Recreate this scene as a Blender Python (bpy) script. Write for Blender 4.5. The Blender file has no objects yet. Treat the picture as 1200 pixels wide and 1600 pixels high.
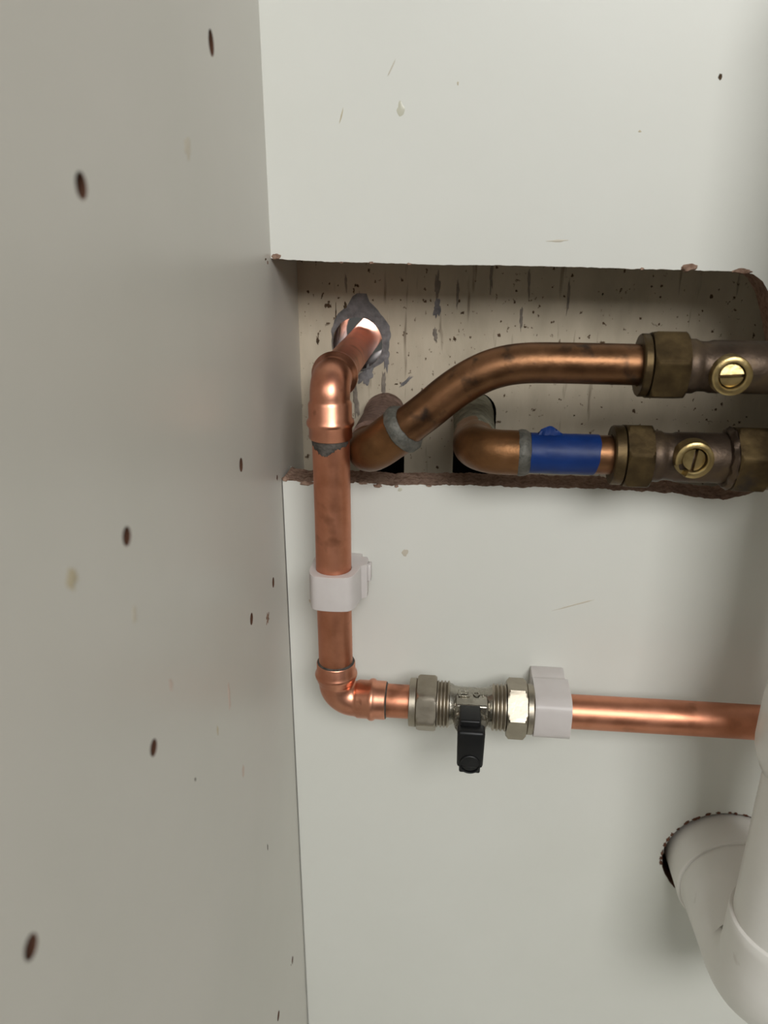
import bpy, bmesh, math, random
from mathutils import Vector, Matrix, noise
from mathutils.geometry import tessellate_polygon
random.seed(7)
PI = math.pi
S = bpy.context.scene
C = S.collection
ZC = 0.75                       # height of the camera above the room floor; all z below are relative to it

# ------------------------------------------------------------------ camera
cam_d = bpy.data.cameras.new('camera')
cam = bpy.data.objects.new('camera', cam_d); C.objects.link(cam)
F = 1202.0
down = Vector((-8, 3100, F)).normalized()
xd = 130.0
fw = Vector((xd, -(F * F - 8 * xd) / 3100, F)).normalized()
rt = down.cross(fw)
up = -down
cx = Vector((rt[0], fw[0], up[0])); cy = -Vector((rt[1], fw[1], up[1])); cz = -Vector((rt[2], fw[2], up[2]))
cam.matrix_world = Matrix(((cx[0], cy[0], cz[0], 0), (cx[1], cy[1], cz[1], 0), (cx[2], cy[2], cz[2], ZC), (0, 0, 0, 1)))
cam_d.sensor_fit = 'VERTICAL'; cam_d.sensor_height = 36.0; cam_d.sensor_width = 27.0
cam_d.lens = 36.0 * F / 1600
cam_d.clip_start = 0.005
cam_d.dof.use_dof = True; cam_d.dof.focus_distance = 0.325; cam_d.dof.aperture_fstop = 10.0
S.camera = cam

# ------------------------------------------------------------------ world, lights, exposure
w = bpy.data.worlds.new('world'); S.world = w; w.use_nodes = True
nt = w.node_tree; nt.nodes.clear()
out = nt.nodes.new('ShaderNodeOutputWorld'); bg = nt.nodes.new('ShaderNodeBackground')
tc = nt.nodes.new('ShaderNodeTexCoord'); sep = nt.nodes.new('ShaderNodeSeparateXYZ'); rp = nt.nodes.new('ShaderNodeValToRGB')
mp = nt.nodes.new('ShaderNodeMapRange'); mp.inputs[1].default_value = -1; mp.inputs[2].default_value = 1
nt.links.new(tc.outputs['Generated'], sep.inputs[0]); nt.links.new(sep.outputs['Z'], mp.inputs[0])
nt.links.new(mp.outputs[0], rp.inputs[0]); nt.links.new(rp.outputs[0], bg.inputs[0]); nt.links.new(bg.outputs[0], out.inputs[0])
rp.color_ramp.elements[0].position = 0.30; rp.color_ramp.elements[0].color = (0.10, 0.09, 0.07, 1)
rp.color_ramp.elements[1].position = 0.85; rp.color_ramp.elements[1].color = (0.80, 0.82, 0.80, 1)
bg.inputs[1].default_value = 0.27

def area(name, loc, target, size, energy, color, size_y=None):
    d = bpy.data.lights.new(name, 'AREA'); d.energy = energy; d.color = color
    d.shape = 'RECTANGLE'; d.size = size; d.size_y = size_y or size
    o = bpy.data.objects.new(name, d); C.objects.link(o)
    o.location = (loc[0], loc[1], loc[2] + ZC)
    v = Vector(target) - Vector(loc)
    o.rotation_euler = v.to_track_quat('-Z', 'Y').to_euler()
    return o
area('room_window_light', (0.30, -0.74, 0.54), (0.0, 0.33, -0.05), 0.55, 11.2, (1.0, 1.0, 0.985), 0.40)
area('outdoor_daylight', (-0.05, 0.66, 0.16), (-0.05, 0.42, -0.055), 0.24, 24.0, (0.97, 0.98, 1.0))

vs = S.view_settings
vs.view_transform = 'Standard'; vs.look = 'None'; vs.gamma = 1; vs.use_curve_mapping = False
vs.exposure = 0.0
S.display_settings.display_device = 'sRGB'
try:
    S.cycles.use_denoising = True
    S.cycles.max_bounces = 8
except Exception: pass

# ------------------------------------------------------------------ materials
def lin(c):
    return tuple(((v / 255) / 12.92 if v / 255 <= 0.04045 else ((v / 255 + 0.055) / 1.055) ** 2.4) for v in c) + (1,)
def mat(name, stops, rough=0.5, metal=0.0, scale=60, detail=6, stretch=(1, 1, 1), bump=0.0, bscale=None, rvar=0.0,
        spec=0.5, specks=None, sss=0.0, trans=0.0, nrough=0.6, aniso=0.0):
    m = bpy.data.materials.new(name); m.use_nodes = True
    t = m.node_tree; b = t.nodes['Principled BSDF']; L = t.links.new
    co = t.nodes.new('ShaderNodeTexCoord'); mg = t.nodes.new('ShaderNodeMapping'); mg.inputs['Scale'].default_value = stretch
    L(co.outputs['Object'], mg.inputs[0])
    n = t.nodes.new('ShaderNodeTexNoise'); n.inputs['Scale'].default_value = scale; n.inputs['Detail'].default_value = detail
    n.inputs['Roughness'].default_value = nrough
    L(mg.outputs[0], n.inputs['Vector'])
    r = t.nodes.new('ShaderNodeValToRGB'); cr = r.color_ramp
    L(n.outputs['Fac'], r.inputs[0])
    while len(cr.elements) < len(stops): cr.elements.new(0.5)
    for e, (p, c) in zip(cr.elements, stops): e.position = p; e.color = lin(c)
    col = r.outputs[0]
    if specks:
        for (sc, lo, hi, c, st) in specks:
            mg2 = t.nodes.new('ShaderNodeMapping'); mg2.inputs['Scale'].default_value = st
            L(co.outputs['Object'], mg2.inputs[0])
            n2 = t.nodes.new('ShaderNodeTexNoise'); n2.inputs['Scale'].default_value = sc; n2.inputs['Detail'].default_value = 3
            L(mg2.outputs[0], n2.inputs['Vector'])
            q = t.nodes.new('ShaderNodeMapRange'); q.inputs[1].default_value = lo; q.inputs[2].default_value = hi
            L(n2.outputs['Fac'], q.inputs[0])
            mx = t.nodes.new('ShaderNodeMix'); mx.data_type = 'RGBA'
            L(q.outputs[0], mx.inputs['Factor']); L(col, mx.inputs['A']); mx.inputs['B'].default_value = lin(c)
            col = mx.outputs['Result']
    L(col, b.inputs['Base Color'])
    b.inputs['Metallic'].default_value = metal; b.inputs['Roughness'].default_value = rough
    b.inputs['Specular IOR Level'].default_value = spec
    if rvar:
        q = t.nodes.new('ShaderNodeMapRange'); q.inputs[1].default_value = 0.3; q.inputs[2].default_value = 0.7
        q.inputs[3].default_value = rough - rvar; q.inputs[4].default_value = rough + rvar
        L(n.outputs['Fac'], q.inputs[0]); L(q.outputs[0], b.inputs['Roughness'])
    if bump:
        n3 = t.nodes.new('ShaderNodeTexNoise'); n3.inputs['Scale'].default_value = bscale or scale * 3; n3.inputs['Detail'].default_value = 5
        L(mg.outputs[0], n3.inputs['Vector'])
        bp = t.nodes.new('ShaderNodeBump'); bp.inputs['Strength'].default_value = bump; bp.inputs['Distance'].default_value = 0.001
        L(n3.outputs['Fac'], bp.inputs['Height']); L(bp.outputs[0], b.inputs['Normal'])
    if sss:
        b.inputs['Subsurface Weight'].default_value = sss; b.inputs['Subsurface Radius'].default_value = (0.004, 0.004, 0.004)
        b.inputs['Subsurface Scale'].default_value = 0.6
    if trans: b.inputs['Transmission Weight'].default_value = trans
    return m

M = {}
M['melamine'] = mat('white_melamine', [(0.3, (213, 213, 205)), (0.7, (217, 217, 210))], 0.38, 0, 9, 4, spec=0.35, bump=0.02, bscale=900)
M['melamine_side_shaded'] = mat('white_melamine_side_shaded', [(0.3, (199, 196, 187)), (0.7, (205, 201, 193))], 0.34, 0, 9, 4, spec=0.35, bump=0.015, bscale=900)  # same board as the back; its weaker light is put into a darker white
M['chipboard'] = mat('raw_chipboard', [(0.25, (98, 74, 60)), (0.5, (146, 120, 104)), (0.75, (174, 148, 130))], 0.95, 0, 420, 6, bump=0.9, bscale=700, spec=0.1)
M['chip_dark'] = mat('hole_chipboard', [(0.3, (74, 48, 38)), (0.7, (126, 90, 72))], 0.95, 0, 300, 4, bump=0.6, spec=0.1)
M['plaster'] = mat('old_plaster', [(0.25, (168, 157, 138)), (0.55, (190, 178, 158)), (0.8, (200, 189, 170))], 0.9, 0, 45, 6, (1, 1, 0.35), bump=0.35, bscale=260, spec=0.15,
    specks=[(420, 0.655, 0.71, (84, 66, 50), (1, 1, 0.8)), (150, 0.64, 0.74, (128, 116, 100), (1.6, 1, 0.18))])
M['mortar'] = mat('grey_mortar', [(0.3, (98, 96, 96)), (0.7, (138, 134, 134))], 0.95, 0, 250, 6, bump=0.9, bscale=400, spec=0.1)
M['mortar_pale'] = mat('thin_mortar_smear', [(0.3, (118, 110, 102)), (0.7, (146, 136, 124))], 0.95, 0, 250, 6, bump=0.6, bscale=400, spec=0.1)
M['dark_mark'] = mat('dark_scuff', [(0.3, (58, 46, 36)), (0.7, (96, 78, 60))], 0.9, 0, 300, 4, spec=0.1)
M['void_shade'] = mat('recess_shade', [(0.3, (14, 13, 12)), (0.7, (24, 22, 20))], 0.9, 0, 80, 3, spec=0.05)  # near-black walls: the shade inside the slots is painted into the colour
M['liner_shaded'] = mat('shaded_wall_lining', [(0.3, (36, 31, 28)), (0.7, (70, 62, 57))], 0.6, 0, 160, 5, (1, 0.2, 1), bump=0.6, bscale=300)  # lining darkened so the gap round the pipe carries its shadow in the colour
M['copper'] = mat('new_copper', [(0.25, (188, 122, 92)), (0.55, (212, 146, 116)), (0.8, (220, 156, 128))], 0.43, 1.0, 70, 6, (1, 1, 1), rvar=0.07, bump=0.06, bscale=240,
    specks=[(60, 0.60, 0.74, (152, 100, 76), (1, 1, 1))])
M['copper_fit'] = mat('new_copper_fitting', [(0.25, (198, 130, 104)), (0.6, (220, 156, 128))], 0.34, 1.0, 90, 5, rvar=0.05, bump=0.05, bscale=200,
    specks=[(120, 0.68, 0.78, (150, 96, 72), (1, 1, 1))])
M['copper_old'] = mat('aged_copper', [(0.25, (84, 58, 38)), (0.5, (116, 82, 56)), (0.78, (138, 98, 70))], 0.40, 0.9, 60, 6, rvar=0.1, bump=0.12, bscale=300,
    specks=[(140, 0.57, 0.74, (62, 48, 38), (1, 1, 1))])
M['copper_elbow_old'] = mat('aged_copper_elbow', [(0.25, (84, 58, 34)), (0.5, (116, 80, 48)), (0.78, (130, 92, 60))], 0.46, 0.75, 80, 6, rvar=0.1, bump=0.2, bscale=300)
M['sleeve_dusty'] = mat('dusty_fitting', [(0.3, (92, 72, 62)), (0.7, (134, 110, 98))], 0.85, 0.1, 320, 6, bump=0.8, bscale=500, spec=0.2)
M['sleeve_cement'] = mat('cement_coated_fitting', [(0.3, (84, 82, 68)), (0.7, (134, 130, 112))], 0.85, 0.05, 200, 6, bump=0.8, bscale=420, spec=0.2)
M['solder'] = mat('grey_solder', [(0.3, (70, 70, 64)), (0.7, (112, 108, 100))], 0.6, 0.4, 260, 6, bump=0.7, bscale=420)
M['flux'] = mat('burnt_flux', [(0.3, (52, 50, 46)), (0.7, (98, 92, 86))], 0.6, 0.4, 300, 6, bump=0.4)
M['brass_dark'] = mat('tarnished_brass', [(0.25, (54, 43, 29)), (0.5, (82, 67, 44)), (0.78, (110, 92, 60))], 0.48, 0.85, 90, 6, rvar=0.1, bump=0.2, bscale=300,
    specks=[(70, 0.6, 0.72, (66, 58, 50), (1, 1, 1))])
M['brass_body'] = mat('tarnished_brass_body', [(0.25, (60, 50, 42)), (0.5, (86, 72, 60)), (0.78, (110, 92, 66))], 0.5, 0.8, 70, 6, rvar=0.1, bump=0.25, bscale=350)
M['brass_bright'] = mat('rubbed_brass', [(0.3, (160, 138, 92)), (0.7, (196, 174, 124))], 0.34, 0.95, 150, 5, rvar=0.08, bump=0.15)
M['nickel'] = mat('nickel_plated_brass', [(0.3, (158, 149, 134)), (0.7, (180, 171, 156))], 0.44, 1.0, 120, 5, rvar=0.06, bump=0.06, bscale=600)
M['nickel_cast'] = mat('nickel_plated_casting', [(0.3, (146, 141, 130)), (0.7, (176, 171, 160))], 0.28, 1.0, 160, 5, rvar=0.06, bump=0.25, bscale=380)
M['black_plastic'] = mat('black_plastic', [(0.3, (8, 8, 9)), (0.7, (12, 12, 13))], 0.45, 0, 200, 4, spec=0.4, bump=0.05)
M['nylon'] = mat('white_nylon', [(0.3, (200, 193, 190)), (0.7, (208, 202, 199))], 0.4, 0, 60, 4, spec=0.4, sss=0.6)
M['pvc'] = mat('white_pvc', [(0.3, (222, 219, 212)), (0.7, (227, 224, 218))], 0.3, 0, 40, 4, spec=0.45, specks=[(60, 0.70, 0.8, (190, 182, 172), (1, 1, 1))])
M['tape'] = mat('blue_tape', [(0.3, (6, 36, 88)), (0.7, (10, 46, 106))], 0.48, 0, 90, 4, spec=0.3, bump=0.15, bscale=200)
M['stain_tan'] = mat('tan_stain', [(0.3, (182, 170, 142)), (0.7, (190, 178, 152))], 0.5, 0, 90, 4)
M['stain_pale'] = mat('faint_stain', [(0.3, (192, 184, 168)), (0.7, (197, 189, 173))], 0.45, 0, 90, 4)
M['stain_pink'] = mat('pinkish_stain', [(0.3, (196, 178, 166)), (0.7, (200, 184, 172))], 0.45, 0, 90, 4)
M['glue'] = mat('dried_glue', [(0.3, (192, 190, 172)), (0.7, (200, 198, 182))], 0.3, 0, 90, 4)
M['floor'] = mat('grey_floor', [(0.3, (112, 104, 94)), (0.7, (128, 120, 110))], 0.6, 0, 8, 4)
M['gap'] = mat('joint_shadow_gap', [(0.3, (70, 66, 58)), (0.7, (84, 78, 70))], 0.9, 0, 50, 3)

# ------------------------------------------------------------------ builders
def wp(x, y, z): return Vector((x, y, z + ZC))
def tag(o, label=None, cat=None, group=None, kind=None):
    if label: o['label'] = label
    if cat: o['category'] = cat
    if group: o['group'] = group
    if kind: o['kind'] = kind
    return o
def thing(name, label, cat, loc, group=None):
    o = bpy.data.objects.new(name, None); C.objects.link(o); o.empty_display_size = 0.02
    o.location = wp(*loc)
    return tag(o, label, cat, group)
def obj(name, bm, m, parent=None, label=None, smooth=True, angle=35, mats=None):
    """Links a bmesh (camera-relative coordinates) as one mesh object under parent."""
    org = Vector((0, 0, 0))
    if parent:
        r = parent
        while r.parent: r = r.parent
        org = Vector(r.location)
    bmesh.ops.remove_doubles(bm, verts=bm.verts, dist=1e-6)
    bmesh.ops.recalc_face_normals(bm, faces=bm.faces)
    sh = Vector((0, 0, ZC)) - org
    for v in bm.verts: v.co += sh
    me = bpy.data.meshes.new(name); bm.to_mesh(me); bm.free()
    for mm in (mats or [m]): me.materials.append(mm)
    if smooth:
        me.shade_smooth(); me.set_sharp_from_angle(angle=math.radians(angle))
    o = bpy.data.objects.new(name, me); C.objects.link(o)
    if parent: o.parent = parent
    if label: o['label'] = label
    return o
def frame(axis):
    a = Vector(axis).normalized()
    ref = Vector((0, 0, 1)) if abs(a.z) < 0.9 else Vector((0, -1, 0))
    u = a.cross(ref).normalized(); v = u.cross(a).normalized()
    return a, u, v               # v is the 'up' side of the section
def loft(bm, o, axis, secs, n=48, cap=True):
    """secs: (t, r) or (t, function of angle); angle 0 = u, 90 = v(up)."""
    a, u, v = frame(axis); o = Vector(o); rings = []
    for t, r in secs:
        ring = []
        for i in range(n):
            th = 2 * PI * i / n
            rr = r(th) if callable(r) else r
            ring.append(bm.verts.new(o + a * t + (u * math.cos(th) + v * math.sin(th)) * max(rr, 1e-5)))
        rings.append(ring)
    for p, q in zip(rings, rings[1:]):
        for i in range(n): bm.faces.new((p[i], p[(i + 1) % n], q[(i + 1) % n], q[i]))
    if cap:
        bm.faces.new(rings[0][::-1]); bm.faces.new(rings[-1])
    return bm
def hexr(af, ang0):
    """radius of a hexagon (across flats af) with a corner at ang0."""
    def f(th):
        d = ((th - ang0 + PI / 6) % (PI / 3)) - PI / 6      # distance from the nearest corner direction
        return (af / 2) / math.cos(PI / 6 - abs(d))
    return f
def capped(f, rmax): return lambda th: min(f(th), rmax)
def nut(bm, o, axis, t0, t1, af, ang0, ch=0.0011):
    h = hexr(af, ang0); rc = af / 2 * 1.045
    loft(bm, o, axis, [(t0, 0.0075), (t0, capped(h, rc)), (t0 + ch * .5, capped(h, af / 2 * 1.1)), (t0 + ch, h), (t1 - ch, h), (t1 - ch * .5, capped(h, af / 2 * 1.1)), (t1, capped(h, rc)), (t1, 0.0075)], 120, cap=False)
def catmull(pts, n=8):
    P = [Vector(p) for p in pts]; P = [2 * P[0] - P[1]] + P + [2 * P[-1] - P[-2]]; res = []
    for i in range(1, len(P) - 2):
        a, b, c, d = P[i - 1:i + 3]
        for k in range(n):
            t = k / n
            res.append(0.5 * ((2 * b) + (c - a) * t + (2 * a - 5 * b + 4 * c - d) * t * t + (3 * b - a - 3 * c + d) * t ** 3))
    res.append(P[-2]); return res
def tube(bm, pts, r, n=40, cap=True):
    pts = [Vector(p) for p in pts]; N = len(pts)
    rs = r if isinstance(r, (list, tuple)) else [r] * N
    tg = [(pts[min(i + 1, N - 1)] - pts[max(i - 1, 0)]).normalized() for i in range(N)]
    a, u, v = frame(tg[0]); rings = []
    for i in range(N):
        if i:
            q = tg[i - 1].rotation_difference(tg[i]); u = q @ u; v = q @ v
        rings.append([bm.verts.new(pts[i] + (u * math.cos(2 * PI * k / n) + v * math.sin(2 * PI * k / n)) * rs[i]) for k in range(n)])
    for p, q in zip(rings, rings[1:]):
        for i in range(n): bm.faces.new((p[i], p[(i + 1) % n], q[(i + 1) % n], q[i]))
    if cap: bm.faces.new(rings[0][::-1]); bm.faces.new(rings[-1])
    return bm
def arc(c, p, q, n=14):
    """quarter bend from p to q round a corner c (p, q at equal distance from c)."""
    c, p, q = Vector(c), Vector(p), Vector(q); o = p + q - c
    a = (p - o); b = (q - o); ang = a.angle(b); res = []
    for i in range(n + 1):
        t = i / n * ang
        res.append(o + (a * math.sin(ang - t) + b * math.sin(t)) / math.sin(ang))
    return res
def box(bm, lo, hi, bev=0.0, seg=2):
    t = bmesh.new(); bmesh.ops.create_cube(t, size=1)
    for v in t.verts: v.co = Vector([(lo[i] + hi[i]) / 2 + v.co[i] * (hi[i] - lo[i]) for i in range(3)])
    if bev: bmesh.ops.bevel(t, geom=t.edges[:], offset=bev, segments=seg, affect='EDGES', profile=0.5)
    return merge(bm, t)
def merge(bm, t):
    me = bpy.data.meshes.new('tmp'); t.to_mesh(me); t.free(); bm.from_mesh(me); bpy.data.meshes.remove(me); return bm
def plate(bm, outer, holes, to3, d0, d1, back_holes=True, walls=True, hole_walls=True):
    """flat board: outline and holes in 2-D, to3(u, v, depth)."""
    loops = [outer] + holes
    for d, use in ((d0, True), (d1, back_holes)):
        L = loops if use else [outer]
        flat = [Vector((p[0], p[1], 0)) for l in L for p in l]
        vs_ = [bm.verts.new(to3(p[0], p[1], d)) for p in flat]
        for tri in tessellate_polygon([[Vector((p[0], p[1], 0)) for p in l] for l in L]):
            try: bm.faces.new([vs_[i] for i in tri])
            except ValueError: pass
    for k, l in enumerate(loops):
        if (k == 0 and not walls) or (k > 0 and not (hole_walls and back_holes)): continue
        n = len(l); A = [bm.verts.new(to3(p[0], p[1], d0)) for p in l]; B = [bm.verts.new(to3(p[0], p[1], d1)) for p in l]
        for i in range(n): bm.faces.new((A[i], A[(i + 1) % n], B[(i + 1) % n], B[i]))
    return bm
def circ(cx_, cz_, r, n=28, ry=None): return [(cx_ + r * math.cos(2 * PI * i / n), cz_ + (ry or r) * math.sin(2 * PI * i / n)) for i in range(n)]
def blob(bm, cx_, cz_, rx, rz, to3, h=0.0003, n=26, jag=0.25, rot=0.0, seed=0, f=1.6):
    """thin lump with an irregular outline lying on a surface; to3(u, v, height)."""
    c = bm.verts.new(to3(cx_, cz_, h)); R1 = []; R2 = []
    for i in range(n):
        th = 2 * PI * i / n
        k = 1 + jag * 2 * (noise.noise(Vector((math.cos(th) * f + seed * 3.1, math.sin(th) * f, seed * 1.7))))
        x, z = rx * k * math.cos(th), rz * k * math.sin(th)
        x, z = x * math.cos(rot) - z * math.sin(rot), x * math.sin(rot) + z * math.cos(rot)
        R1.append(bm.verts.new(to3(cx_ + x * .72, cz_ + z * .72, h))); R2.append(bm.verts.new(to3(cx_ + x, cz_ + z, 0)))
    for i in range(n):
        j = (i + 1) % n
        bm.faces.new((c, R1[i], R1[j])); bm.faces.new((R1[i], R2[i], R2[j], R1[j]))
    return bm
def BM(): return bmesh.new()

# ------------------------------------------------------------------ the setting: floor and the old wall behind the cabinet
XS, YP, TP, YW = -0.0773, 0.317, 0.017, 0.366      # side panel face, back panel face and thickness, wall face
XR, YF, ZT, ZB = 0.69, -0.20, 0.115, -0.585        # cabinet right inside, front, top, base board top
bm = BM(); box(bm, (-1.6, -2.2, -0.80), (2.2, YW + 0.045, -0.75))
tag(obj('floor', bm, M['floor'], smooth=False), kind='structure')

hole = circ(-0.0494, -0.0575, 0.0119, 40, 0.0122)
def slot(x0, x1, zt, zb):
    r = (x1 - x0) / 2; c = (x0 + x1) / 2
    return [(x0, zb), (x1, zb)] + [(c + r * math.cos(PI * i / 16), zt + r * math.sin(PI * i / 16)) for i in range(17)]
slots = [slot(-0.0452, -0.0265, -0.0915, -0.150), slot(-0.0024, 0.0176, -0.0895, -0.150)]
bm = BM()
W2 = lambda u, v, d: Vector((u, d, v))
plate(bm, [(-1.6, -0.75), (2.2, -0.75), (2.2, 1.2), (-1.6, 1.2)], [hole] + slots, W2, YW, YW + 0.045, hole_walls=False)
wall = tag(obj('wall_back', bm, M['plaster'], smooth=False), kind='structure')
bm = BM()
n = len(hole); A = [bm.verts.new(W2(p[0], p[1], YW)) for p in hole]; B = [bm.verts.new(W2(p[0] , p[1] , YW + 0.045)) for p in hole]
for i in range(n): bm.faces.new((A[i], A[(i + 1) % n], B[(i + 1) % n], B[i]))
obj('drilled_hole', bm, M['liner_shaded'], wall, 'round hole drilled through the wall, daylight inside')
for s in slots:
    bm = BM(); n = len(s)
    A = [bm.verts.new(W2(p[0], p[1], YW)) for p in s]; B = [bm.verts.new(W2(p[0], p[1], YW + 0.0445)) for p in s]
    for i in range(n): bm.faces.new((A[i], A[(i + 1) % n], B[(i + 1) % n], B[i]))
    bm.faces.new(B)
    obj('pipe_slot', bm, M['void_shade'], wall, 'dark slot cut in the wall under a pipe')
ONW = lambda u, v, h: Vector((u, YW - h, v))
# grey mortar patch round the drilled hole: an irregular ring
bm = BM(); n = 64; inn = []; mid = []; outr = []
tops = [(-100, .0125), (-60, .0135), (-30, .0150), (0, .0152), (30, .0172), (55, .0178), (72, .0190), (80, .0235), (92, .0225), (105, .0180), (125, .0160), (150, .0140), (170, .0125), (200, .0120), (260, .0125)]
def rad(deg):
    for (a0, r0), (a1, r1) in zip(tops, tops[1:]):
        if a0 <= deg <= a1: return r0 + (r1 - r0) * (deg - a0) / (a1 - a0)
    return .0125
for i in range(n):
    th = 2 * PI * i / n; dg = math.degrees(th); dg = dg - 360 if dg > 260 else dg
    ro = rad(dg) * (1 + 0.05 * noise.noise(Vector((math.cos(th) * 6, math.sin(th) * 6, 4))))
    for lst, r, h in ((inn, .01195, .0001), (mid, max(ro * .9, .0122), .0007), (outr, ro, 0.0)):
        lst.append(bm.verts.new(ONW(-0.0494 + r * math.cos(th), -0.0575 + r * math.sin(th) * 1.02, h)))
for p, q in ((inn, mid), (mid, outr)):
    for i in range(n): bm.faces.new((p[i], p[(i + 1) % n], q[(i + 1) % n], q[i]))
obj('mortar_patch', bm, M['mortar'], wall, 'ragged grey mortar patch round the drilled hole')
k = 0
for (x, z, rx, rz, rot, m_) in [(-.0123, -.030, .0013, .006, 0, 'mortar_pale'), (-.0121, -.0405, .0016, .0042, 0, 'mortar'), (-.0126, -.053, .0010, .004, .1, 'mortar_pale'),
        (-.0355, -.0635, .0012, .0060, 0, 'mortar'), (-.0368, -.0765, .0011, .006, 0, 'mortar_pale'), (-.0455, -.0725, .0030, .0050, -.5, 'mortar'),
        (-.0262, -.0752, .0008, .0040, -.85, 'mortar'), (-.0505, -.085, .0016, .008, .1, 'mortar_pale'), (-.053, -.0705, .002, .003, 0, 'mortar_pale'), (.012, -.026, .0007, .007, 0, 'mortar_pale'),
        (.029, -.030, .0006, .006, .05, 'mortar_pale'), (.0265, -.045, .0007, .005, 0, 'mortar_pale'), (-.003, -.034, .0006, .006, 0, 'mortar_pale'), (.047, -.035, .0006, .007, 0, 'mortar_pale')]:
    k += 1; bm = BM(); blob(bm, x, z, rx, rz, ONW, .0003, 40, .35, rot, k, 2.6)
    obj('mortar_smear', bm, M[m_], wall)
for (x, z, rx, rz, rot, m_) in [(-.0597, -.0475, .0004, .0085, -.05, 'dark_mark'), (-.0575, -.050, .0003, .0050, -.15, 'dark_mark'), (-.0545, -.0418, .0011, .0026, .2, 'dark_mark'), (-.0685, -.0565, .0007, .0017, .1, 'dark_mark'),
        (-.0545, -.030, .0005, .0040, 0, 'mortar_pale'), (-.0308, -.0764, .0009, .0004, .2, 'dark_mark'), (-.0036, -.0545, .0008, .0010, .5, 'dark_mark'), (-.0005, -.0425, .0009, .0006, 0, 'dark_mark'),
        (-.013, -.0425, .0005, .0009, 0, 'dark_mark'), (.0235, -.0325, .0005, .0005, 0, 'dark_mark'), (.062, -.0335, .0004, .0006, 0, 'dark_mark'), (.083, -.030, .0005, .0005, 0, 'dark_mark'),
        (.055, -.070, .0007, .0005, 0, 'dark_mark'), (.063, -.0725, .0006, .0005, 0, 'dark_mark'), (.0705, -.0740, .0006, .0006, 0, 'dark_mark'), (.0545, -.0895, .0005, .0004, 0, 'dark_mark'), (-.016, -.083, .0005, .0006, 0, 'dark_mark')]:
    k += 1; bm = BM(); blob(bm, x, z, rx, rz, ONW, .00012, 26, .4, rot, k, 2.6)
    obj('scuff_mark', bm, M[m_], wall)

# ------------------------------------------------------------------ the cabinet
cab = thing('sink_cabinet', 'white melamine sink cabinet with drilled side panel and slot sawn through its back', 'cabinet', (0.30, 0.08, -0.75))
# side panel with blind holes
pins = [(.2559, .0470, .0025, .0036), (.2572, -.0842, .0021, .0026), (.2572, -.1469, .0020, .0025), (.2571, -.3684, .0022, .0025), (.1607, .0051, .0024, .0027),
        (.1609, -.0714, .0022, .0024), (.1607, -.1322, .0022, .0024), (.0994, -.1304, .0023, .0026)]
screws = [(.2929, -.1488, .0017, .0024), (.2895, -.3708, .0016, .0023)]
bm = BM()
SD = lambda u, v, d: Vector((d, u, v))
plate(bm, [(YF, -0.75), (YW, -0.75), (YW, ZT), (YF, ZT)], [circ(y, z, r, 28, rz) for y, z, r, rz in pins + screws], SD, XS, XS - 0.018, back_holes=False)
side = obj('side_panel', bm, M['melamine_side_shaded'], cab, 'drilled left side panel', smooth=False)
cup = BM()
nn = 28
A = [cup.verts.new((0, math.cos(2 * PI * i / nn), math.sin(2 * PI * i / nn))) for i in range(nn)]
B = [cup.verts.new((-0.0105, .97 * math.cos(2 * PI * i / nn), .97 * math.sin(2 * PI * i / nn))) for i in range(nn)]
for i in range(nn): cup.faces.new((A[i], A[(i + 1) % nn], B[(i + 1) % nn], B[i]))
cup.faces.new(B)
cme = bpy.data.meshes.new('shelf_pin_hole'); cup.to_mesh(cme); cup.free(); cme.materials.append(M['chip_dark'])
for lst, nm in ((pins, 'shelf_pin_hole'), (screws, 'screw_hole')):
    first = None
    for y, z, r, rz in lst:
        o = bpy.data.objects.new(nm, cme) if first is None else first.copy()
        first = first or o
        C.objects.link(o); o.parent = side; o.scale = (1, r, rz)
        o.location = wp(XS, y, z) - cab.location
ONS = lambda u, v, h: Vector((XS + h, u, v))
for i, (y, z, ry, rz, m_, j) in enumerate([(.2802, -.1596, .0020, .0020, 'chipboard', .7), (.2269, .0161, .0024, .0030, 'stain_pale', .5), (.1341, -.0696, .0017, .0026, 'stain_tan', .3), (.1596, -.0916, .0012, .0022, 'stain_pale', .3),
        (.1761, -.1228, .0012, .0024, 'stain_pink', .3), (.2327, -.1996, .0014, .0030, 'stain_pink', .3), (.2240, -.1595, .0015, .0060, 'stain_pink', .3), (.2093, -.1632, .0006, .0020, 'stain_tan', .3), (.1860, -.1640, .0005, .0006, 'dark_mark', .3),
        (.2580, -.2620, .0004, .0016, 'dark_mark', .3), (.3082, -.0166, .0012, .0004, 'dark_mark', .3), (.3090, -.1065, .0009, .0012, 'chip_dark', .4), (.2860, -.3700, .0004, .0004, 'dark_mark', .2), (.3110, -.0180, .0007, .0007, 'chipboard', .4)]):
    bm = BM(); blob(bm, y, z, ry, rz, ONS, .00012, 26, j, 0, 40 + i)
    obj('chip_mark' if m_ in ('chipboard', 'chip_dark') else 'stain_mark', bm, M[m_], side)

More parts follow.
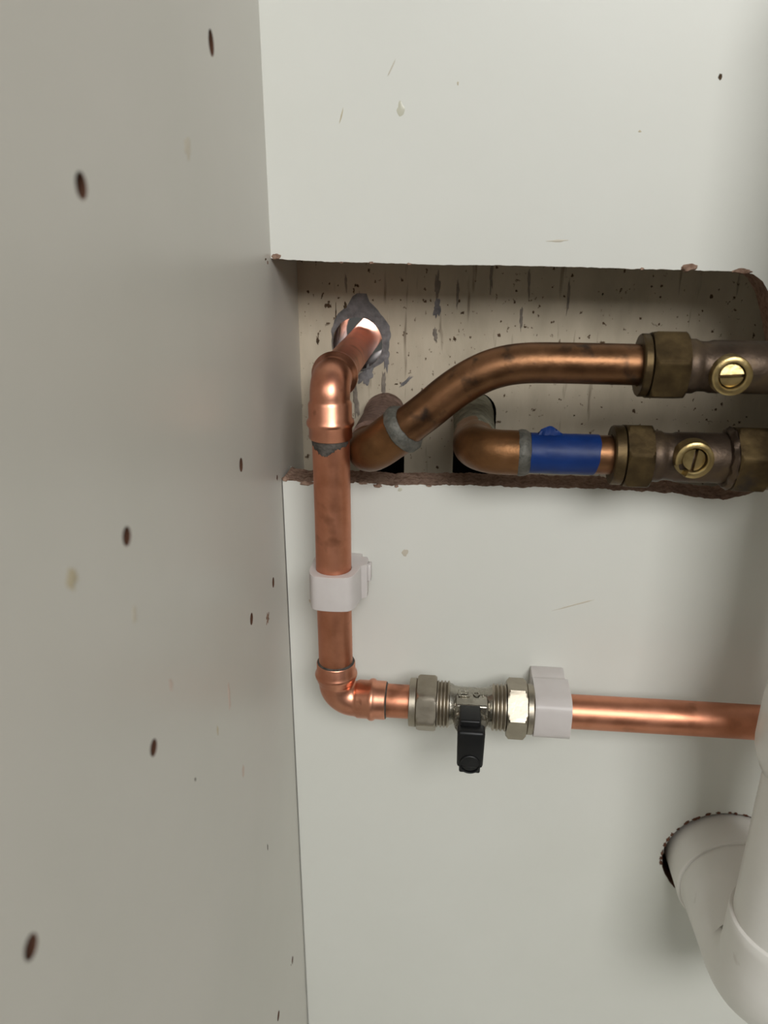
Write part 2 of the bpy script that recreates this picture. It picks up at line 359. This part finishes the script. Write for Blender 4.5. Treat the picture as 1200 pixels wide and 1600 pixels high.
# back panel: one sheet with a slot sawn in from its left edge and a round waste hole
def jit(p, amp, f, s): return amp * noise.noise(Vector((p[0] * f, p[1] * f, s)))
top_edge = [(XS, -.0166), (-.0770, -.0168), (-.060, -.0177), (-.032, -.0181), (-.007, -.0187), (.011, -.0186), (.0426, -.0190), (.0667, -.0195), (.0976, -.0200), (.1046, -.0201), (.1090, -.0211), (.1125, -.0235), (.1165, -.0290), (.121, -.040), (.1275, -.060)]
bot_edge = [(.1325, -.085), (.1318, -.0960), (.1287, -.1040), (.1219, -.1095), (.1120, -.1119), (.1015, -.1115), (.0907, -.1099), (.0775, -.1094), (.0508, -.1093), (.0237, -.1094), (-.0038, -.1098), (-.0317, -.1106), (-.048, -.1099), (-.055, -.1108), (-.063, -.1106), (-.0687, -.1105), (-.0715, -.1098), (-.0765, -.1091)]
dense = []
ctrl = top_edge + bot_edge
for a, b in zip(ctrl, ctrl[1:]):
    k = max(1, int(math.dist(a, b) / 0.0007))
    for i in range(k): dense.append((a[0] + (b[0] - a[0]) * i / k, a[1] + (b[1] - a[1]) * i / k))
dense.append(ctrl[-1])
cut = []
for i, p in enumerate(dense):
    low = p[1] < -.09
    amp = .0006 if low else .00022
    if i in (0, len(dense) - 1): amp = 0
    q = (p[0], p[1] + jit(p, amp, 260, 1) + jit(p, amp * .7, 800, 2))
    if low and p[0] < -.045: q = (q[0], q[1] - abs(jit(p, .0014, 170, 3)))
    cut.append(q)
wh = [(.1417 + (.0294 + .0006 * noise.noise(Vector((math.cos(t) * 9, math.sin(t) * 9, 1)))) * math.cos(t), -.3060 + (.0296 + .0008 * noise.noise(Vector((math.cos(t) * 11, math.sin(t) * 11, 3)))) * math.sin(t)) for t in [2 * PI * i / 120 for i in range(120)]]
outline = cut + [(XS + .0004, -.1091), (XS + .0004, ZB), (XR, ZB), (XR, ZT), (XS, ZT)]
bm = BM()
plate(bm, outline, [wh], W2, YP, YP + TP, walls=False, hole_walls=False)
for seq in ([(XS + .0004, ZB), (XR, ZB), (XR, ZT), (XS, ZT)],):
    for a, b in zip(seq, seq[1:]):
        bm.faces.new([bm.verts.new(W2(*a, YP)), bm.verts.new(W2(*b, YP)), bm.verts.new(W2(*b, YP + TP)), bm.verts.new(W2(*a, YP + TP))])
back = obj('back_panel', bm, M['melamine'], cab, 'back panel with a long sawn slot', smooth=False)
def strip(loop, closed, rough, rows=7):
    bm = BM(); n = len(loop); R = []
    for k in range(rows):
        d = YP + TP * k / (rows - 1) + (0.0 if k else -0.00015); row = []
        for i, p in enumerate(loop):
            a = loop[(i - 1) % n if closed else max(i - 1, 0)]; b = loop[(i + 1) % n if closed else min(i + 1, n - 1)]
            t = Vector((b[0] - a[0], b[1] - a[1])).normalized(); nx, nz = t[1], -t[0]
            e = 0 if k in (0, rows - 1) else rough * (noise.noise(Vector((p[0] * 420, p[1] * 420, d * 420))) + .5 * noise.noise(Vector((p[0] * 1100, p[1] * 1100, d * 900))))
            row.append(bm.verts.new(W2(p[0] + nx * e, p[1] + nz * e, d)))
        R.append(row)
    for p, q in zip(R, R[1:]):
        for i in range(n if closed else n - 1): bm.faces.new((p[i], p[(i + 1) % n], q[(i + 1) % n], q[i]))
    return bm
obj('sawn_edge', strip(cut, False, .0006), M['chipboard'], back, 'rough brown chipboard edge of the slot')
obj('hole_edge', strip(wh, True, .0007), M['chip_dark'], back, 'rough brown edge of the round waste hole')
ONP = lambda u, v, h: Vector((u, YP - h, v))
for i, (x, z, rx, rz, m_, h) in enumerate([(-.0752, -.0160, .0019, .0011, 'chipboard', .0004), (.0848, -.0188, .0034, .0014, 'chipboard', .0008), (.1045, -.0199, .0042, .0009, 'chipboard', .0008),
        (-.0755, -.1096, .0016, .0012, 'chipboard', .0008), (-.0660, -.1112, .0030, .0013, 'chipboard', .0007), (-.0605, -.1116, .0022, .0011, 'chipboard', .0007), (-.0345, -.1112, .0018, .0009, 'chipboard', .0008), (-.0262, -.1112, .0010, .0006, 'chipboard', .0006),
        (-.041, -.1103, .0022, .0007, 'chipboard', .0006), (-.012, -.1105, .0012, .0005, 'chipboard', .0005), (.0675, -.0195, .0008, .0005, 'chipboard', .0004), (-.037, -.0181, .0010, .0005, 'chipboard', .0004), (-.022, -.0184, .0008, .0004, 'chipboard', .0004), (-.049, -.0181, .0008, .0004, 'chipboard', .0004)]):
    bm = BM(); blob(bm, x, z, rx, rz, ONP, h, 30, .24, 0, 70 + i, 2.0)
    obj('torn_chip', bm, M[m_], back)
for i in range(15):
    t = math.radians(78 + 8.2 * i + random.uniform(-3, 3)); r = .0297 + random.uniform(0, .0005)
    bm = BM(); blob(bm, .1417 + r * math.cos(t), -.3060 + r * math.sin(t), random.uniform(.0009, .0018), random.uniform(.0005, .0009), ONP, .0005, 18, .4, t + PI / 2, 100 + i, 2.2)
    obj('torn_chip', bm, M['chip_dark'], back)
for i, (x, z, rx, rz, rot, m_) in enumerate([(-.0258, .0355, .0013, .0024, 0, 'glue'), (.0864, .0451, .0006, .0009, 0, 'dark_mark'), (-.0246, -.1127, .0010, .0008, 0, 'glue'), (-.0220, -.1430, .0014, .0018, 0, 'stain_pale'),
        (-.0052, .0440, .0003, .0006, 0, 'stain_tan'), (-.048, .034, .0002, .0025, -.3, 'stain_tan'), (-.0295, .049, .0002, .003, -.5, 'stain_pale'), (.061, .0280, .0005, .0004, 0, 'stain_tan'), (.035, -.0095, .0040, .0004, .05, 'stain_pale'),
        (-.0665, -.1700, .0004, .0012, .4, 'stain_tan'), (.0555, -.1650, .009, .0003, .35, 'stain_pale')]):
    bm = BM(); blob(bm, x, z, rx, rz, ONP, .0001, 26, .3, rot, 130 + i)
    obj('stain_mark', bm, M[m_], back)
bm = BM(); box(bm, (XR, YF, -0.75), (XR + .018, YW, ZT)); obj('side_panel', bm, M['melamine'], cab, 'right side panel', smooth=False)
bm = BM(); box(bm, (XS, YF, ZB - .018), (XR, YW - .002, ZB)); obj('base_panel', bm, M['melamine'], cab, smooth=False)
bm = BM(); box(bm, (XS, YF + .05, -0.75), (XR, YF + .066, ZB - .018)); obj('plinth', bm, M['melamine'], cab, smooth=False)

# ------------------------------------------------------------------ new copper pipe run (left of the valve)
PX, PY, PZ = -0.0505, 0.292, -0.205
R15 = 0.0075
run = thing('copper_pipe_run', 'bright new copper pipe dropping from the wall hole and turning right through two soldered elbows', 'pipe', (PX, PY, PZ))
bm = BM(); tube(bm, [(PX, PY, -.072), (PX + .0001, PY, -.12), (PX - .0002, PY, -.160), (PX, PY, -.194)], R15, 48); obj('pipe', bm, M['copper'], run)
bm = BM(); tube(bm, [(PX, .300, -.0605), (PX, .40, -.0605), (PX, .475, -.0605)], R15, 48); obj('pipe', bm, M['copper'], run, 'pipe length entering the wall hole')
bm = BM(); tube(bm, [(-.040, PY, PZ), (-.030, PY, PZ), (-.0100, PY, PZ)], R15, 48); obj('pipe', bm, M['copper'], run, 'short length entering the lever valve')
def elbow(corner, d1, d2, L1, L2, bend, rb=.0079, rs=.0086, m_='copper_fit', parent=None, bead=True, label=None):
    """soldered elbow: thin bend, a socket on each leg with a raised solder bead."""
    c = Vector(corner); d1 = Vector(d1); d2 = Vector(d2); pts = []; rs_ = []
    def leg(d, L):
        q = []
        q.append((L, rs - .0003)); q.append((L - .0004, rs))
        if bead:
            b = L - .0068
            q += [(b + .0024, rs), (b + .0014, rs + .0007), (b + .0006, rs + .0009), (b - .0004, rs + .0007), (b - .0014, rs)]
        q += [(bend + .0014, rs), (bend + .0006, rb + .0002), (bend, rb)]
        return q
    for t, r in leg(d1, L1): pts.append(c + d1 * t); rs_.append(r)
    for p in arc(c, c + d1 * bend, c + d2 * bend, 16)[1:-1]: pts.append(p); rs_.append(rb)
    for t, r in reversed(leg(d2, L2)): pts.append(c + d2 * t); rs_.append(r)
    bm = BM()
    tube(bm, pts, rs_, 48)
    return obj('elbow', bm, M[m_], parent, label, angle=50)
elbow((PX, PY, -.0605), (0, 0, -1), (0, 1, 0), .0226, .0190, .0072, parent=run, label='upper elbow below the wall hole')
elbow((PX, PY, PZ), (0, 0, 1), (1, 0, 0), .0190, .0225, .0085, parent=run, label='lower elbow turning towards the lever valve')
# burnt flux just under the upper elbow
bm = BM()
def ONC(u, v, h):
    a = u / R15
    return Vector((PX + (R15 + h) * math.sin(a), PY - (R15 + h) * math.cos(a), v))
nu = 60; ro = []
for i in range(nu + 1):
    u = -.0095 + .0190 * i / nu
    w_ = .0020 + .0034 * math.exp(-((u + .0015) / .0045) ** 2) + .0010 * noise.noise(Vector((u * 700, 0, 2))) + .0008 * noise.noise(Vector((u * 1900, 0, 5)))
    ro.append([bm.verts.new(ONC(u, -.0828, .0001)), bm.verts.new(ONC(u, -.0832 - max(w_, .0002) * .5, .00022)), bm.verts.new(ONC(u, -.0832 - max(w_, .0002), .00005))])
for p, q in zip(ro, ro[1:]):
    for k in range(2): bm.faces.new((p[k], q[k], q[k + 1], p[k + 1]))
obj('flux_mark', bm, M['flux'], run, 'dark burnt flux under the upper elbow')
for (c, d, r) in (((PX, PY, PZ + .0190), (0, 0, 1), .0084), ((PX + .0225, PY, PZ), (1, 0, 0), .0084)):
    bm = BM(); loft(bm, c, d, [(-.0006, r), (.0001, r - .0001), (.0004, R15 + .0002), (.0006, R15)], 48, cap=False)
    obj('solder_ring', bm, M['flux'], run, 'dark solder line at the elbow mouth')

# ------------------------------------------------------------------ nickel lever valve
lv = thing('lever_valve', 'nickel plated isolating valve with black lever joining the new copper pipes', 'valve', (.0097, PY, PZ - .012))
O = (0, PY, PZ); AX = (1, 0, 0)
# section angle: for axis +x, u = (0,-1,0) x ... ; corner angles measured from the u direction towards up
_, U_, V_ = frame(AX)
def ang(elev):                      # elevation (degrees) above the viewer-facing -Y direction -> section angle
    d = Vector((0, -math.cos(math.radians(elev)), math.sin(math.radians(elev))))
    return math.atan2(d.dot(V_), d.dot(U_))
bm = BM(); nut(bm, O, AX, -.0139, -.0053, .0226, ang(46))
loft(bm, O, AX, [(-.0174, .0077), (-.0174, .0103), (-.0171, .0107), (-.0145, .0108), (-.0139, .0104), (-.0138, .0077)], 64, cap=False)
obj('compression_nut', bm, M['nickel'], lv, angle=25)
bm = BM(); nut(bm, O, AX, .0257, .0342, .0232, ang(69))
loft(bm, O, AX, [(.0341, .0077), (.0342, .0104), (.0348, .0110), (.0369, .0110), (.0374, .0106), (.0375, .0077)], 64, cap=False)
obj('compression_nut', bm, M['nickel'], lv, angle=25)
def thread(t0, t1, r, k):
    s = []; p = (t1 - t0) / k
    for i in range(k): s += [(t0 + p * i, r - .0010), (t0 + p * (i + .4), r), (t0 + p * (i + .6), r)]
    return s + [(t1, r - .0010)]
for t0, t1 in ((-.0055, .0007), (.0191, .0259)):
    bm = BM(); loft(bm, O, AX, thread(t0, t1, .0103, 4), 64); obj('thread', bm, M['nickel'], lv, angle=20)
bm = BM(); loft(bm, O, AX, [(.0005, .0094), (.0016, .0092), (.0028, .0084), (.0050, .0081), (.0150, .0081), (.0172, .0084), (.0184, .0092), (.0193, .0094)], 64)
# cast block and boss that carry the spindle
box(bm, (.0030, .2810, -.2085), (.0175, .2960, -.1975), .0012, 3)
loft(bm, (.0098, .292, -.2052), (0, -1, 0), [(0, .0080), (.0085, .0079), (.0098, .0073), (.0128, .0072), (.0134, .0068)], 48)
obj('valve_body', bm, M['nickel_cast'], lv, angle=30)
# raised cast marks on the top of the body
bm = BM()
for lo, hi in (((.0042, -.0022), (.0090, -.0016)), ((.0042, .0014), (.0090, .0020)), ((.0042, -.0022), (.0047, .0020)), ((.0087, -.0022), (.0092, .0020)), ((.0052, -.0006), (.0080, .0002)), ((.0150, -.0012), (.0154, .0016))):
    box(bm, (lo[0], .2893 + lo[1], -.19735), (hi[0], .2893 + hi[1], -.1967), .0001, 1)
loft(bm, (.0122, .2893, -.1972), (0, 0, 1), [(0, .0016), (.0005, .0015), (.0005, .0010), (0, .0009)], 24, cap=False)
obj('cast_mark', bm, M['nickel_cast'], lv)
# lever: hub over the spindle, arm hanging down in front, recessed tip
bm = BM(); box(bm, (.0049, .2690, -.2130), (.0139, .2805, -.1966), .0009, 3)
lev = bm
t = BM(); box(t, (.0042, .2645, -.2172), (.0157, .2712, -.1990), .0014, 3)
for v in t.verts:
    if v.co.z < -.2150: v.co.x = .00995 + (v.co.x - .00995) * (.86 if v.co.z < -.2165 else .95)
merge(lev, t)
box(lev, (.0056, .2690, -.2232), (.0146, .2722, -.2120), .0007, 2)
loft(lev, (.00995, .2653, -.2150), (0, -1, 0), [(.0002, .0046), (.0011, .0045), (.0013, .0042), (.0011, .0038), (.0002, .0037)], 40, cap=False)
lever = obj('lever', lev, M['black_plastic'], lv, 'black plastic lever', angle=40)
del lev

# ------------------------------------------------------------------ copper pipe right of the valve
bm = BM(); tube(bm, [(.0285, PY, PZ), (.10, PY, PZ + .0004), (.20, PY, PZ + .0004), (XR, PY, PZ)], R15, 48)
tag(obj('copper_pipe', bm, M['copper'], None), 'bright new copper pipe running right from the lever valve behind the white waste pipe', 'pipe')

# ------------------------------------------------------------------ nylon pipe clips
def clip(loc, label, vertical):
    """u runs across the pipe, w along it, d is the distance in front of the board."""
    t = thing('pipe_clip', label, 'pipe clip', loc, 'white clips on the new copper pipes')
    c = Vector(loc)
    if vertical: P = lambda u, w_, d: Vector((c.x + u, YP - d, c.z + w_))
    else: P = lambda u, w_, d: Vector((c.x + w_, YP - d, c.z - u))
    h = .0078
    D = YP - PY
    # ring block: outline in (u, d) extruded along the pipe, with a round bore
    out_ = []
    for i in range(29):                    # bulging front with soft shoulders
        u = .0103 - .0203 * i / 28; k = abs(u - .00015) / .01015
        out_.append((u, D + .0101 - .0016 * k ** 2 - .0052 * k ** 9))
    out_ += [(-.0100, D - .010), (-.0085, D - .0125), (.0128, D - .0125), (.0136, D - .0100), (.0136, D - .0045), (.0113, D - .0030), (.0106, D + .002)]
    bore = [(R15 * 1.02 * math.cos(2 * PI * i / 48), D + R15 * 1.02 * math.sin(2 * PI * i / 48)) for i in range(48)]
    bm = BM(); plate(bm, out_, [bore], lambda u, d, w_: P(u, w_, d), -h, h)
    obj('clip_ring', bm, M['nylon'], t, angle=30)
    bm = BM(); q = [P(-.0070, -h * (.5 if vertical else .97), 0), P(.0092, h * (.5 if vertical else .97), D - .0120)]
    lo = [min(q[0][i], q[1][i]) for i in range(3)]; hi = [max(q[0][i], q[1][i]) for i in range(3)]
    box(bm, lo, hi, .0006); obj('clip_base', bm, M['nylon'], t)
    bm = BM(); q = [P(.0130, -h * .15, D - .0108), P(.0150, h * .86, D - .0062)]
    lo = [min(q[0][i], q[1][i]) for i in range(3)]; hi = [max(q[0][i], q[1][i]) for i in range(3)]
    box(bm, lo, hi, .0005); obj('clip_latch', bm, M['nylon'], t)
    return t
clip((PX, YP, -.1478), 'white nylon pipe clip gripping the vertical new copper pipe', True)
clip((.0453, YP, PZ), 'white nylon pipe clip gripping the horizontal copper pipe right of the lever valve', False)

# ------------------------------------------------------------------ old copper pipe, upper
YO = 0.290
old = thing('old_copper_pipe', 'old brown copper pipe sweeping up from its elbow to the upper brass valve', 'pipe', (-.0365, YO, -.0955))
corner = Vector((-.0364, .2955, -.0900)); dr = (Vector((-.0213, YO, -.0778)) - corner).normalized()
bm = BM(); loft(bm, (-.0357, YW + .03, -.0900), (0, -1, 0), [(0, .0090), (.034, .0092), (.036, .0100), (.0385, .0100), (.0395, .0092), (.060, .0090), (.076, .0089), (.09, .0088)], 44)
for v in bm.verts:
    e = noise.noise(v.co * 260) * .0003; d = Vector((v.co.x + .0357, 0, v.co.z + .09)); v.co += d.normalized() * e if d.length > .003 else Vector()
    v.co.z += (.0027) * max(0, (YW - v.co.y) / .07)
obj('wall_sleeve', bm, M['sleeve_dusty'], old, 'dusty purplish fitting coming out of the wall')
pts = [(-.0362, .318, -.0900)] + [tuple(p) for p in arc(corner, corner + Vector((0, 1, 0)) * .012, corner + dr * .012, 12)] + [tuple(corner + dr * .0205)]
bm = BM(); tube(bm, pts, [.0088] + [.0090] * (len(pts) - 2) + [.0092], 44)
el = obj('elbow', bm, M['copper_elbow_old'], old)
bm = BM(); loft(bm, corner + dr * .0197, dr, [(-.0018, .0091), (-.0012, .0098), (.0006, .0099), (.0022, .0090), (.0034, .0079), (.0034, .0074)], 44, cap=False)
for v in bm.verts: v.co += noise.noise_vector(v.co * 500) * .0003
obj('solder_ring', bm, M['solder'], el, 'lumpy grey solder at the elbow mouth')
path = catmull([tuple(corner + dr * .014), tuple(corner + dr * .0220), (-.0118, YO, -.0702), (-.0045, YO, -.0638), (.0024, YO, -.0588), (.0094, YO, -.0550), (.0164, YO, -.0527), (.0240, YO, -.0516), (.034, YO, -.0513), (.050, YO, -.0513), (.074, YO, -.0514)], 8)
bm = BM(); tube(bm, path, R15, 44); obj('pipe', bm, M['copper_old'], old)

# ------------------------------------------------------------------ old copper pipe, lower
low = thing('old_copper_pipe', 'old brown copper pipe with a blue tape band running to the lower brass valve', 'pipe', (.0065, YO, -.0955))
bm = BM(); loft(bm, (.0066, YW + .03, -.0886), (0, -1, 0), [(0, .0091), (.034, .0091), (.040, .0094), (.055, .0092), (.070, .0089), (.09, .0087)], 44)
for v in bm.verts:
    e = noise.noise(v.co * 220) * .0004; d = Vector((v.co.x - .0066, 0, v.co.z + .0886)); v.co += d.normalized() * e if d.length > .003 else Vector()
    v.co.z += (.0024) * max(0, (YW - v.co.y) / .07)
obj('wall_sleeve', bm, M['sleeve_cement'], low, 'grey cement-covered fitting coming out of the wall')
c2 = Vector((.0064, YO, -.0862))
pts = [(.0064, .314, -.0866)] + [tuple(p) for p in arc(c2, c2 + Vector((0, 1, 0)) * .011, c2 + Vector((1, 0, 0)) * .011, 14)] + [tuple(c2 + Vector((.0188, 0, 0)))]
bm = BM(); tube(bm, pts, [.0086] + [.0087] * (len(pts) - 2) + [.0087], 44)
el = obj('elbow', bm, M['copper_elbow_old'], low)
bm = BM(); loft(bm, (.0252, YO, -.0862), (1, 0, 0), [(-.0022, .0088), (-.0012, .0092), (.0006, .0090), (.0020, .0081), (.0026, .0075)], 44, cap=False)
for v in bm.verts: v.co += noise.noise_vector(v.co * 500) * .0002
obj('solder_ring', bm, M['solder'], el, 'grey solder at the elbow mouth')
bm = BM(); tube(bm, [(.018, YO, -.0862), (.04, YO, -.0861), (.068, YO, -.0859)], R15, 44); obj('pipe', bm, M['copper_old'], low)
# blue tape: wrapped band with a slanted end and a crumpled tab on top
bm = BM(); rows = []
for i in range(25):
    x = .0276 + (.0524 - .0276) * i / 24; row = []
    for k in range(44):
        th = 2 * PI * k / 44; d = Vector((0, math.cos(th), math.sin(th)))
        xx = x + (i / 24) * (.0009 * math.sin(th) - .0006 * math.cos(th)) + .0002 * noise.noise(Vector((th * 2, i / 24 * 5, 1)))
        rr = .00785 + .00012 * noise.noise(Vector((xx * 300, math.cos(th) * 3, math.sin(th) * 3)))
        row.append(bm.verts.new(Vector((xx, YO, -.0861)) + d * rr))
    rows.append(row)
for p, q in zip(rows, rows[1:]):
    for k in range(44): bm.faces.new((p[k], p[(k + 1) % 44], q[(k + 1) % 44], q[k]))
g = []
for i in range(9):
    x = .0302 + .0085 * i / 8; hh = .0034 * math.sin(PI * min(1, (i + .8) / 8.2)) ** .6 * (1 - .35 * i / 8)
    g.append([bm.verts.new((x, YO + .0012 + .0006 * math.sin(i * 1.9), -.0783)), bm.verts.new((x + .0006, YO + .0004 * math.sin(i * 2.3) - .0003, -.0783 + hh * .6)), bm.verts.new((x + .0010, YO - .0009 * math.sin(i * 1.3), -.0783 + hh)),
              bm.verts.new((x + .0006, YO - .0010 + .0004 * math.sin(i * 2.3), -.0783 + hh * .55)), bm.verts.new((x, YO - .0020 + .0006 * math.sin(i * 1.9), -.0784))])
for p, q in zip(g, g[1:]):
    for k in range(4): bm.faces.new((p[k], q[k], q[k + 1], p[k + 1]))
obj('tape_band', bm, M['tape'], low, 'blue tape with a crumpled tab')

# ------------------------------------------------------------------ brass screwdriver valves
def brass_valve(label, xo, zc, n1, ringx, ringz, n2, slot_deg, notch, loc, a1, a2):
    t = thing('brass_valve', label, 'valve', loc, 'old brass valves in the sawn slot')
    O = (0, YO, zc)
    x0, x1, x2 = n1                                     # collar start, hex start, hex end
    bm = BM(); nut(bm, O, AX, x1, x2, .0232, ang(a1), .0012)
    loft(bm, O, AX, [(x0, .0077), (x0, .0110), (x0 + .0005, .0114), (x1 - .0006, .0114), (x1, .0106), (x1 + .0002, .0077)], 56, cap=False)
    obj('compression_nut', bm, M['brass_dark'], t, angle=25)
    b0, b1 = x2, n2[0]
    bm = BM(); L = b1 - b0
    loft(bm, O, AX, [(b0 - .001, .0090), (b0 + .0002, .0098), (b0 + .0038, .0098), (b0 + .0048, .0092), (b0 + .0062, .0090), (b0 + .0085, .0090), (b0 + .0098, .0095), (b1 - .0012, .0095), (b1, .0090), (b1 + .001, .0090)], 56)
    obj('valve_body', bm, M['brass_body'], t)
    bm = BM()
    y0 = YO - .0070
    loft(bm, (ringx, y0, ringz), (0, -1, 0), [(0, .0072), (.0038, .0070), (.0050, .0068), (.0054, .0062), (.0054, .0050), (.0050, .0046), (.0008, .0044), (.0004, .0)], 48, cap=False)
    if notch:
        for v in bm.verts:
            d = Vector((v.co.x - ringx, v.co.z - ringz)); a = math.degrees(math.atan2(d.y, d.x))
            if -160 < a < -118 and v.co.y < y0 - .0030 and d.length > .0040: v.co.y = y0 - .0022
    boss = obj('screw_boss', bm, M['brass_bright'], t, angle=40)
    # slotted screw: two half discs with a groove between, turned by slot_deg
    bm = BM(); R_ = .0040; ca, sa = math.cos(math.radians(slot_deg)), math.sin(math.radians(slot_deg))
    for s in (1, -1):
        pl = []
        for i in range(19):
            th = math.asin(.0006 / R_) + (PI - 2 * math.asin(.0006 / R_)) * i / 18
            pl.append((R_ * math.cos(th), s * R_ * math.sin(th)))
        lo = [bm.verts.new((ringx + p[0] * ca - p[1] * sa, y0 - .0018, ringz + p[0] * sa + p[1] * ca)) for p in pl]
        hi = [bm.verts.new((ringx + p[0] * ca - p[1] * sa, y0 - .0046 + .0010 * abs(p[1]) / R_, ringz + p[0] * sa + p[1] * ca)) for p in pl]
        bm.faces.new(hi)
        for i in range(len(pl)): bm.faces.new((lo[i], lo[(i + 1) % len(pl)], hi[(i + 1) % len(pl)], hi[i]))
    bmesh.ops.recalc_face_normals(bm, faces=bm.faces)
    obj('slotted_screw', bm, M['brass_bright'], boss, angle=20)
    bm = BM(); nut(bm, O, AX, n2[0] + .0016, n2[1], .0236, ang(a2), .0012)
    loft(bm, O, AX, [(n2[1] - .0002, .0077), (n2[1], .0108), (n2[1] + .0005, .0114), (n2[2] - .0005, .0114), (n2[2], .0108), (n2[2], .0077)], 56, cap=False)
    obj('compression_nut', bm, M['brass_dark'], t, angle=25)
    # frayed sealing tape at the mouth of the second nut
    bm = BM(); loft(bm, O, AX, [(n2[0] - .0006, .0094), (n2[0] - .0004, .0110), (n2[0] + .0008, .0120), (n2[0] + .0018, .0116), (n2[0] + .0018, .0092)], 56, cap=False)
    for v in bm.verts: v.co += noise.noise_vector(v.co * 420) * .0007
    obj('sealing_tape', bm, M['brass_body'], t, 'frayed sealing tape at the right-hand nut')
    return t
brass_valve('tarnished brass isolating valve with a horizontal screw slot on the upper old pipe', 0, -.0515, (.0645, .0678, .0802), .0942, -.0526, (.1150, .1270, .1312), 4, False, (.094, YO, -.064), 14, 14)
brass_valve('tarnished brass isolating valve with a vertical screw slot, right of the blue tape', 0, -.0859, (.0582, .0626, .0722), .0860, -.0836, (.1005, .1140, .1180), 84, True, (.086, YO, -.098), 14, 14)
for z, lab in ((-.0515, 'old copper pipe leaving the upper brass valve to the right'), (-.0859, 'old copper pipe leaving the lower brass valve to the right')):
    bm = BM(); tube(bm, [(.117, YO, z), (.25, YO, z), (XR, YO, z)], R15, 32)
    tag(obj('old_copper_pipe', bm, M['copper_old'], None), lab, 'pipe')

# ------------------------------------------------------------------ white waste pipe
WX, WY, WZ = .1430, .2480, -.3050
wst = thing('waste_pipe', 'thick white plastic waste pipe with an elbow entering the round hole in the back panel', 'pipe', (WX, WY, WZ - .03))
RV, RSK = .0222, .0238
bm = BM(); loft(bm, (WX, WY, -.290), (0, 0, 1), [(0, RV), (.10, RV), (.39, RV)], 64); obj('vertical_pipe', bm, M['pvc'], wst)
bm = BM()
seq = [((WX, WY, -.2688), RV), ((WX, WY, -.2690), RSK - .0004), ((WX, WY, -.2694), RSK), ((WX, WY, -.2745), RSK)]
bend = arc((WX, WY, WZ), (WX, WY, WZ + .014), (WX, WY + .014, WZ), 16)
pts = [s[0] for s in seq] + [tuple(p) for p in bend] + [(WX - .0002, .280, WZ), (WX - .0004, .2992, WZ)]
rr = [s[1] for s in seq] + [RSK + .0016 * i / 16 for i in range(17)] + [.0256, .0260]
tube(bm, pts, rr, 64); obj('elbow', bm, M['pvc'], wst, angle=50)
bm = BM(); loft(bm, (WX - .0004, .2990, WZ), (0, 1, 0), [(0, .0258), (0, .0270), (.0006, .0275), (.0030, .0276), (.020, .0276), (.0665, .0276)], 64); obj('wall_socket', bm, M['pvc'], wst, 'wider socket inside the panel hole')
bm = BM(); ribs = lambda r: (lambda th: r + .0004 * (1 if math.sin(th * 14) > .75 else 0))
loft(bm, (WX, WY, -.1975), (0, 0, 1), [(0, RV + .0002), (.0004, .0225), (.0022, .0245), (.0085, .0268), (.0120, .0272), (.028, .0272), (.034, .0268), (.046, .0240), (.0465, RV + .0002)], 112)
obj('coupling_nut', bm, M['pvc'], wst, angle=40)
for i, (a, z, rx, rz) in enumerate([(-62, -.2235, .0008, .0010), (-50, -.206, .0005, .0006)]):
    bm = BM(); f_ = lambda u, v, h: Vector((WX + (RV + h) * math.sin(math.radians(a) + u / RV), WY - (RV + h) * math.cos(math.radians(a) + u / RV), v))
    blob(bm, 0, z, rx, rz, f_, .0001, 18, .4, 0, 160 + i); obj('stain_mark', bm, M['stain_pink'], wst)
